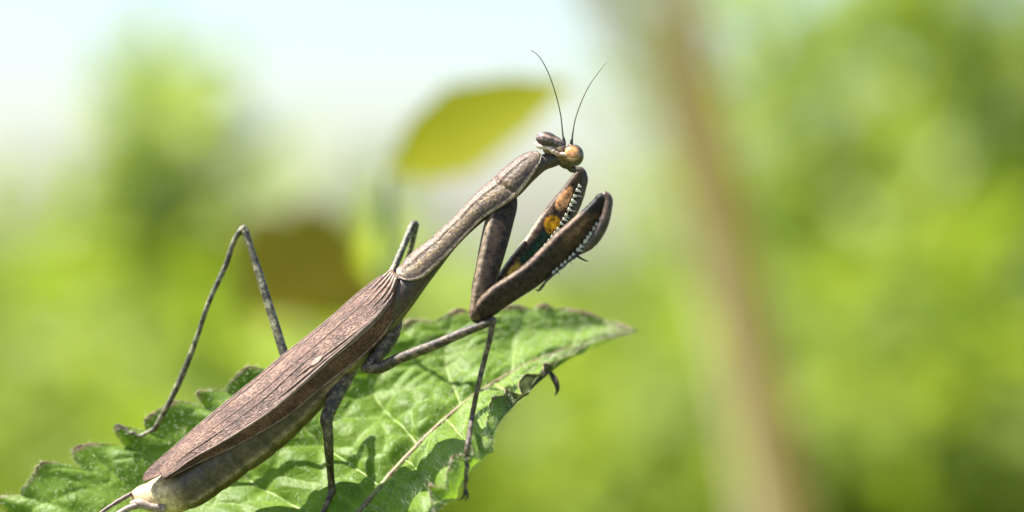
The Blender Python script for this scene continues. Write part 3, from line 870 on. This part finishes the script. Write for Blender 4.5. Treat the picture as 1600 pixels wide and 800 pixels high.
# ------------------------------------------------------------------ walking legs
def leg(name, mat, tubes, joints=(), claws=()):
    mb = MB()
    for t in tubes: mb.ptube(t, max(16, 8 * len(t)), 12, jitter=.018)
    for (x, y, dpt, r) in joints: mb.ball(P(x, y, dpt), r * S)
    o = mb.build(name, M[mat], mantis)
    for c_ in claws:
        k = MB(); k.ptube(c_, 14, 7); k.build('claw', M['black'], o)
    return o
HF = leaf_depth(225, 680, .3); HF2 = leaf_depth(200, 672, .3)
# far hind leg: femur rises behind the wing, shin drops to the leaf edge
leg('hind_leg', 'leg_green',
    [[(505, 590, 3.5, 11), (470, 572, 4.6, 9), (444, 556, 5.2, 7.4)],
     [(446, 560, 5.2, 7.2), (436, 528, 5.8, 7.4), (421, 480, 6.6, 7.0), (404, 425, 7.5, 6.4), (390, 382, 8.2, 5.4), (382, 359, 8.6, 6.2)],
     [(380, 357, 8.6, 5.6), (374, 363, 8.6, 4.8), (352, 416, 8.6, 4.4), (328, 468, 8.5, 4.0), (304, 537, 9.3, 4.2), (286, 583, 9.8, 5.0), (268, 622, 10.2, 4.6), (241, 671, HF, 4.2)],
     [(241, 670, HF, 4), (230, 676, HF, 3), (218, 681, HF - .1, 3.2), (216, 681, HF - .1, 3), (207, 676, HF, 3), (203, 677, HF, 2.5), (194, 668, HF2, 2.5), (184, 664, HF2, 2)]],
    [(381, 358, 8.6, 6.4), (241, 671, HF, 4.6), (218, 681, HF - .1, 3.8)],
    [[(188, 664, HF2, 2), (181, 665, HF2, 1.6), (179, 670, HF2 - .2, .6)], [(192, 668, HF2, 2), (186, 672, HF2 - .2, 1.5), (184, 677, HF2 - .3, .6)]])
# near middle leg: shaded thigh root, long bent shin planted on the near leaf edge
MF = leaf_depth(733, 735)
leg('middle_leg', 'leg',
    [[(618, 490, 1.6, 13, 14), (610, 520, .9, 15, 13), (592, 552, .2, 12, 11), (574, 573, -.5, 8, 8)],
     [(570, 574, -.5, 7.5), (584, 576, -.8, 8.8), (622, 561, -1.8, 8.4), (676, 540, -3.0, 7.8), (726, 519, -4.0, 7.0), (758, 506, -4.6, 6.4), (769, 502, -4.7, 6.6)],
     [(770, 501, -4.7, 5.6), (767, 522, -4.4, 4.6), (757, 562, -3.6, 4.2), (746, 608, -3.4, 4.0), (737, 655, -3.0, 4.0), (731, 696, MF - .2, 4.6), (729, 712, MF, 4.6)],
     [(729, 712, MF, 4), (728, 722, MF, 3.0), (730, 728, MF, 3.8), (728, 740, MF, 3.0), (729, 746, MF, 3.6), (727, 757, MF, 2.8), (727, 768, MF, 3)]],
    [(770, 501, -4.7, 6.6), (572, 575, -.5, 8.5)],
    [[(727, 766, MF, 3), (724, 777, MF - .1, 2.2), (717, 781, MF - .2, .7)], [(728, 766, MF, 2.6), (731, 774, MF, 2), (727, 783, MF, .6)]])
NF = [leaf_depth(x, y, .25) for x, y in ((519, 768), (505, 800), (490, 830))]
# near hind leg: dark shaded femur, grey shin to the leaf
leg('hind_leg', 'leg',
    [[(552, 560, 2.0, 14, 14), (536, 592, 1.0, 15, 13), (522, 622, .1, 13, 11), (514, 645, -.6, 10, 9)],
     [(513, 642, -.6, 9.5), (510, 655, -.7, 9.8), (512, 672, -.5, 8.6), (514, 705, .4, 7.2), (517, 745, NF[0] - .8, 5.8), (519, 768, NF[0], 6.2)],
     [(519, 766, NF[0], 6), (514, 780, (NF[0] + NF[1]) / 2, 4.6), (505, 800, NF[1], 4.2), (494, 822, NF[2], 3.6), (486, 838, NF[2], 2.4)]],
    [(512, 652, -.6, 10), (519, 768, NF[0], 6.4)],
    [[(487, 837, NF[2], 2), (480, 842, NF[2], 1.6), (478, 849, NF[2], .6)]])
FM = leaf_depth(605, 522)
# far middle leg: knee rises behind the pronotum, shin folded back beside the thigh
leg('middle_leg', 'leg_green',
    [[(618, 470, 1.8, 10), (610, 452, 3.2, 8), (606, 440, 4.2, 6.4)],
     [(604, 446, 4.2, 6), (620, 409, 6.0, 5.8), (634, 376, 7.6, 5.6), (645, 352, 8.8, 6.4), (647, 348, 8.9, 6.2)],
     [(650, 350, 9.4, 5.4), (645, 375, 10.2, 4.6), (634, 415, 11.6, 4.2), (622, 460, 14, 4.0), (614, 514, FM, 4.0)],
     [(614, 512, FM, 3.6), (606, 522, FM, 3), (596, 530, FM, 2.2)]],
    [(648, 350, 9.0, 6.0)])

# ------------------------------------------------------------------ grasping forelegs
def pigment_light_tube(ctrl, n, m, colfun, name, mat, parent, ridge=0, roll=0.0, sq=.8):
    c = np.asarray(ctrl, float); q = resample(c, n)
    pts = PV(q[:, :3]); Tn = nrm(np.gradient(pts, axis=0))
    A = nrm(np.cross(Tn, np.array([.05, -1, .08]))); A = A * np.where(A[:, 2:3] > 0, -1, 1)   # towards lower right
    B = nrm(np.cross(A, Tn)); B = B * np.where(B[:, 1:2] > 0, -1, 1)                         # towards the lens
    A, B = A * math.cos(roll) - B * math.sin(roll), B * math.cos(roll) + A * math.sin(roll)
    th = np.linspace(0, 2 * np.pi, m, endpoint=False)
    ca, sa = np.cos(th), np.sin(th)
    ca2 = np.sign(ca) * np.abs(ca) ** .9; sa2 = np.sign(sa) * np.abs(sa) ** sq
    pr = 1 + ridge * np.exp(-((th - 2.2) / .25) ** 2)
    ring = pts[:, None] + (A[:, None] * (q[:, 3, None] * ca2 * pr)[..., None] + B[:, None] * (q[:, 4, None] * sa2 * pr)[..., None]) * S
    U, TH = np.meshgrid(np.linspace(0, 1, n), th, indexing='ij')
    mb = MB(); mb.grid(ring, col=colfun(U, np.cos(TH), np.sin(TH)))
    return mb.build(name, M[mat], parent), pts, A, B, q

def blend(c, w, col): return c * (1 - w[..., None]) + np.array(col) * w[..., None]

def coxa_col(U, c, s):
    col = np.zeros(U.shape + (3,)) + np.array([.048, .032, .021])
    col = blend(col, smooth(-.3, -.8, c), [.20, .155, .11])  # sunlit left side painted in, the rest left dark as shade
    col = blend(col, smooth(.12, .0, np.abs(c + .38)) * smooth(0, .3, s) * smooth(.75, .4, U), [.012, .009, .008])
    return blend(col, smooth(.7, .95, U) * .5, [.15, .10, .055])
pigment_light_tube([(797, 292, .2, 10, 9), (790, 318, -.3, 19, 10), (783, 342, -.9, 20.5, 11), (772, 385, -2.0, 20, 11), (759, 435, -3.0, 17.5, 11), (749, 475, -3.7, 14.5, 11), (744, 497, -4.0, 10, 10), (743, 504, -4.0, 4, 4)], 70, 28, coxa_col, 'fore_coxa', 'femur', mantis, .10)
pigment_light_tube([(778, 322, 1.2, 14, 12), (766, 365, 1.0, 13, 12), (755, 420, .6, 12, 12), (748, 462, .2, 12, 11), (748, 490, -.2, 9, 9)], 60, 24, coxa_col, 'fore_coxa', 'femur', mantis, .05)

def near_fem(U, c, s):
    col = np.zeros(U.shape + (3,)) + np.array([.038, .025, .019])  # base colour darkened to stand in for the shaded outer face
    col = blend(col, smooth(.5, .72, U) * .8, [.058, .029, .014])
    col = blend(col, smooth(.62, .70, U) * smooth(.88, .8, U) * np.exp(-((c + .25) / .25) ** 2) * .75, [.26, .14, .07])
    col = blend(col, smooth(-.75, -.95, c) * .5, [.28, .20, .14])  # sun highlight painted along the upper edge
    return blend(col, smooth(.87, .90, U - .05 * c), [.012, .010, .012])
nf = [(741, 500, -4.0, 5, 5), (752, 488, -4.2, 14, 10), (778, 465, -4.5, 19, 11), (802, 449, -4.7, 19, 11), (829, 431, -4.8, 19.5, 11), (857, 406, -4.8, 20.5, 11), (882, 382, -4.8, 21.5, 11), (904, 359, -4.7, 19, 10), (923, 337, -4.6, 15, 9), (937, 319, -4.5, 12, 8), (945, 307, -4.5, 8.5, 7), (947, 304, -4.5, 4, 4)]
fem, fp, fA, fB, fq = pigment_light_tube(nf, 120, 36, near_fem, 'fore_femur', 'femur', mantis, roll=.3, sq=.55)
def far_fem(U, c, s):
    col = np.zeros(U.shape + (3,)) + np.array([.075, .045, .026])
    inner = smooth(.0, .25, s)
    w = smooth(-.45, -.25, c) * inner
    col = blend(col, w * smooth(.40, .34, U), [.50, .29, .045])
    col = blend(col, smooth(-.35, -.1, c) * inner * smooth(.34, .38, U) * smooth(.62, .58, U), [.016, .045, .028])
    col = blend(col, np.clip(1 - ((U - .655) / .055) ** 2 - ((c - .25) / .75) ** 2, 0, 1) ** .3 * inner, [1.0, .43, .008])
    ov = 1 - ((U - .82) / .085) ** 2 - ((c + .10) / .68) ** 2
    col = blend(col, smooth(0, .25, ov) * inner, [.78, .36, .16])
    col = blend(col, smooth(-.78, -.95, c) * smooth(.75, .6, U) * .8, [.48, .40, .30])  # bright sunlit rim painted on the upper-left edge
    return col
ff = [(748, 488, .2, 6, 6), (760, 472, .6, 10, 9), (786, 441, 1.2, 13.5, 11), (809, 411, 1.8, 15, 12), (834, 381, 2.4, 16, 12), (858, 348, 3.0, 17.5, 12), (874, 323, 3.4, 15.5, 11), (888, 300, 3.7, 11, 9), (900, 280, 4.0, 8.5, 8), (906, 270, 4.1, 6, 6)]
fem2, fp2, fA2, fB2, fq2 = pigment_light_tube(ff, 110, 34, far_fem, 'fore_femur', 'femur', mantis, roll=.15, sq=.6)

fem2['label'] = 'far foreleg femur with orange and peach patches on its inner face'
def tube_part(name, ctrl, mat, parent=mantis, n=40, m=14, jitter=.02):
    mb = MB(); mb.ptube(ctrl, n, m, jitter); return mb.build(name, M[mat], parent)
ntib = tube_part('fore_tibia', [(943, 303, -4.6, 6, 7), (949, 309, -4.7, 7, 7), (949, 326, -4.9, 7.4, 7), (943, 348, -5.0, 8.4, 7), (932, 369, -5.0, 8.8, 7), (920, 384, -4.9, 7.2, 6), (908, 393, -4.8, 4.4, 4.5), (894, 401, -4.6, 1.8, 2), (886, 405, -4.5, .6, .6)], 'tibia')
ftib = tube_part('fore_tibia', [(897, 266, 4.2, 6, 6), (907, 268, 4.2, 7.5, 7), (911, 276, 4.2, 7.5, 7), (908, 296, 4.1, 7.6, 7), (901, 318, 3.9, 7.6, 7), (891, 339, 3.6, 6.4, 6), (880, 352, 3.3, 4.4, 5), (868, 362, 3.0, 2, 2), (862, 367, 2.9, .6, .6)], 'tibia')
# dark feet of the forelegs lying along the femora
t1 = tube_part('fore_tarsus', [(908, 394, -5.2, 2.2), (893, 405, -5.3, 2.4), (886, 411, -5.3, 1.9), (874, 421, -5.3, 2.4), (868, 426, -5.3, 1.9), (858, 435, -5.2, 2.3), (853, 440, -5.2, 1.8), (846, 449, -5.2, 2.2), (841, 454, -5.2, 1.8), (837, 452, -5.2, .8)], 'black', jitter=.12)
tube_part('fore_tarsus', [(884, 350, 3.2, 2.4), (893, 385, 1.0, 2.2), (905, 402, .2, 2.0), (919, 409, 0, .7)], 'tibia', n=24, m=8)

def spine(parent, p0, p1, r, mat='spine'):
    mb = MB(); t = np.linspace(0, 1, 6)[:, None]
    pts = p0 * (1 - t) + p1 * t
    mb.tube(pts, np.linspace(1, .12, 6) * r * S, m=6); return mb.build('spine', M[mat], parent)
def spine_row(fem_o, fp, fA, fB, fq, u0, u1, n, L, r, lean, side=.3):
    N = len(fp)
    for k in range(n):
        f = u0 + (u1 - u0) * k / (n - 1); i = int(f * (N - 1))
        T = nrm((fp[min(i + 1, N - 1)] - fp[i - 1])[None])[0]
        a = fp[i] + fA[i] * fq[i, 3] * (.95 if side < 1 else .80) * S + fB[i] * fq[i, 4] * side * S
        d = nrm((fA[i] + T * lean + fB[i] * .15)[None])[0]
        ll = L * (1.25 if k % 2 == 0 else .8)
        spine(fem_o, a - d * 1.0 * S, a + d * ll * S, r)
spine_row(fem, fp, fA, fB, fq, .50, .905, 15, 8.0, 3.2, .55, 1.05)
spine_row(fem, fp, fA, fB, fq, .52, .84, 9, 10, 2.4, .1, .2)
spine_row(fem2, fp2, fA2, fB2, fq2, .42, .93, 18, 7, 3.1, .15, 1.0)
spine_row(fem2, fp2, fA2, fB2, fq2, .50, .88, 9, 10, 1.7, .35, .7)

# ------------------------------------------------------------------ head
def blob(name, parts, colfun, mat, parent, voxel=1.3):
    """rounded lobes grown into one skin (built in pixel units, then placed)"""
    bm = bmesh.new()
    for (x, y, z, rx, ry, rz, rot) in parts:
        mt = Matrix.Translation((x, y, z)) @ Matrix.Rotation(math.radians(rot), 4, 'Z') @ Matrix.Diagonal((rx, ry, rz, 1))
        bmesh.ops.create_icosphere(bm, subdivisions=3, radius=1, matrix=mt)
    me = bpy.data.meshes.new('tmp'); bm.to_mesh(me); bm.free()
    o = bpy.data.objects.new('tmp', me); COL.objects.link(o)
    r = o.modifiers.new('r', 'REMESH'); r.mode = 'VOXEL'; r.voxel_size = voxel
    s_ = o.modifiers.new('s', 'SMOOTH'); s_.iterations = 4; s_.factor = .5
    dg = bpy.context.evaluated_depsgraph_get(); ev = o.evaluated_get(dg); em = ev.to_mesh()
    vv = np.empty(len(em.vertices) * 3); em.vertices.foreach_get('co', vv); vv = vv.reshape(-1, 3)
    fs = [tuple(p.vertices)[::-1] for p in em.polygons]
    ev.to_mesh_clear(); bpy.data.objects.remove(o); bpy.data.meshes.remove(me)
    mb = MB(); w = vv.copy(); w[:, 2] = vv[:, 2] * S * 1000
    mb.add(PV(w), fs, col=colfun(vv))
    return mb.build(name, M[mat], parent)

def head_col(v):
    c = np.zeros((len(v), 3)) + np.array([.26, .155, .085])
    x, y = v[:, 0], v[:, 1]
    dn = smooth(246, 262, y + (x - 880) * -.2)
    c = c * (1 - dn[:, None]) + np.array([.055, .036, .02]) * dn[:, None]
    top = smooth(232, 226, y - (x - 870) * .35)
    c = c * (1 - top[:, None] * .8) + np.array([.08, .055, .05]) * top[:, None] * .8
    return c
head = blob('head', [(864, 230, 2, 15, 10, 12, 20), (876, 236, 0, 14, 11, 13, 25), (889, 243, -1, 13, 12, 13, 20), (874, 246, 6, 13, 10, 12, 35), (884, 255, 8, 13, 9, 11, 20),
                     (894, 264, 9, 8, 6, 8, 20), (866, 247, 3, 9, 8, 9, 0), (879, 224, 2, 6, 4, 6, 20), (892, 228, 1, 5, 4, 5, 20), (856, 236, 2, 9, 6, 8, 30)], head_col, 'head', mantis)
def eye_l(v):
    # stripes follow the long axis of the eye
    w = (v[:, 1] - 221) - (v[:, 0] - 856) * .35
    c = np.zeros((len(v), 3)) + np.array([.085, .055, .048])
    s1 = np.exp(-((w + 8) / 2.2) ** 2) * .8 + np.exp(-((w + 2) / 1.4) ** 2) * .35 * (np.sin(v[:, 0] * .9) > -.3)
    c = c * (1 - s1[:, None]) + np.array([.60, .45, .36]) * s1[:, None]
    d = np.exp(-((w - 3.5) / 2.2) ** 2)[:, None] * .8
    return c * (1 - d) + np.array([.035, .026, .04]) * d
def eye_r(v):
    d = np.sqrt(((v[:, 0] - 893) / 15) ** 2 + ((v[:, 1] - 240) / 14) ** 2)
    c = np.zeros((len(v), 3)) + np.array([.66, .34, .14])
    e = smooth(.55, 1.05, d)[:, None]
    c = c * (1 - e) + np.array([.085, .07, .04]) * e
    w = v[:, 1] - 248 - (v[:, 0] - 893) * .15
    st = (np.exp(-((w) / 1.1) ** 2) + .7 * np.exp(-((w - 6) / .9) ** 2))[:, None] * smooth(1.0, .7, d)[:, None]
    c = c * (1 - st * .7) + np.array([.72, .55, .36]) * st * .7
    r = np.exp(-((w + 3) / 1.3) ** 2)[:, None] * smooth(.8, .5, d)[:, None] * .7
    return c * (1 - r) + np.array([.24, .07, .03]) * r
blob('compound_eye', [(855, 219.5, 1, 18.5, 13.5, 14, 16), (866, 224, 1, 16, 12, 12, 26)], eye_l, 'eye', head, 1.1)
blob('compound_eye', [(897, 243, -3, 15.5, 17.5, 15, 0), (893, 240, -3, 14, 14, 14, 0)], eye_r, 'eye', head, 1.1)
mb = MB(); mb.ptube([(838, 222, .1, 2.6), (842, 228, -.25, 4.4), (850, 230, -.45, 3.6), (858, 232, -.6, 3.0), (866, 237, -.7, 4.2), (874, 241, -.75, 3.4), (880, 241, -.9, 3.0), (886, 243, -1.0, 1)], 30, 10, jitter=.10)
mb.build('vertex_ridge', mat_simple('cream_ridge', [(0.4, (.30, .18, .12)), (.54, (.68, .53, .42))], 2200, .4), head)
for ctrl in ([(881.5, 222, .1, 2.0), (880, 214, .1, 1.5), (876, 180, 0, .95), (866, 140, -.2, .85), (852, 104, -.4, .75), (842, 88, -.5, .65), (834, 81, -.5, .55), (828, 78.5, -.5, .35)],
             [(893, 224, 0, 2.0), (894, 216, 0, 1.5), (898, 190, .1, .95), (908, 160, .3, .85), (923, 130, .6, .75), (936, 112, .8, .6), (948, 97, 1, .35)]):
    mb = MB(); mb.ptube(ctrl, 60, 7); o = mb.build('antenna', M['antenna'], head)
    k = MB(); k.ptube([(ctrl[0][0] + .5, ctrl[0][1] + 3, ctrl[0][2], 2.4), (ctrl[0][0], ctrl[0][1], ctrl[0][2], 2.7), (ctrl[1][0], ctrl[1][1], ctrl[1][2], 1.6)], 10, 8); k.build('antenna_base', M['black'], head)
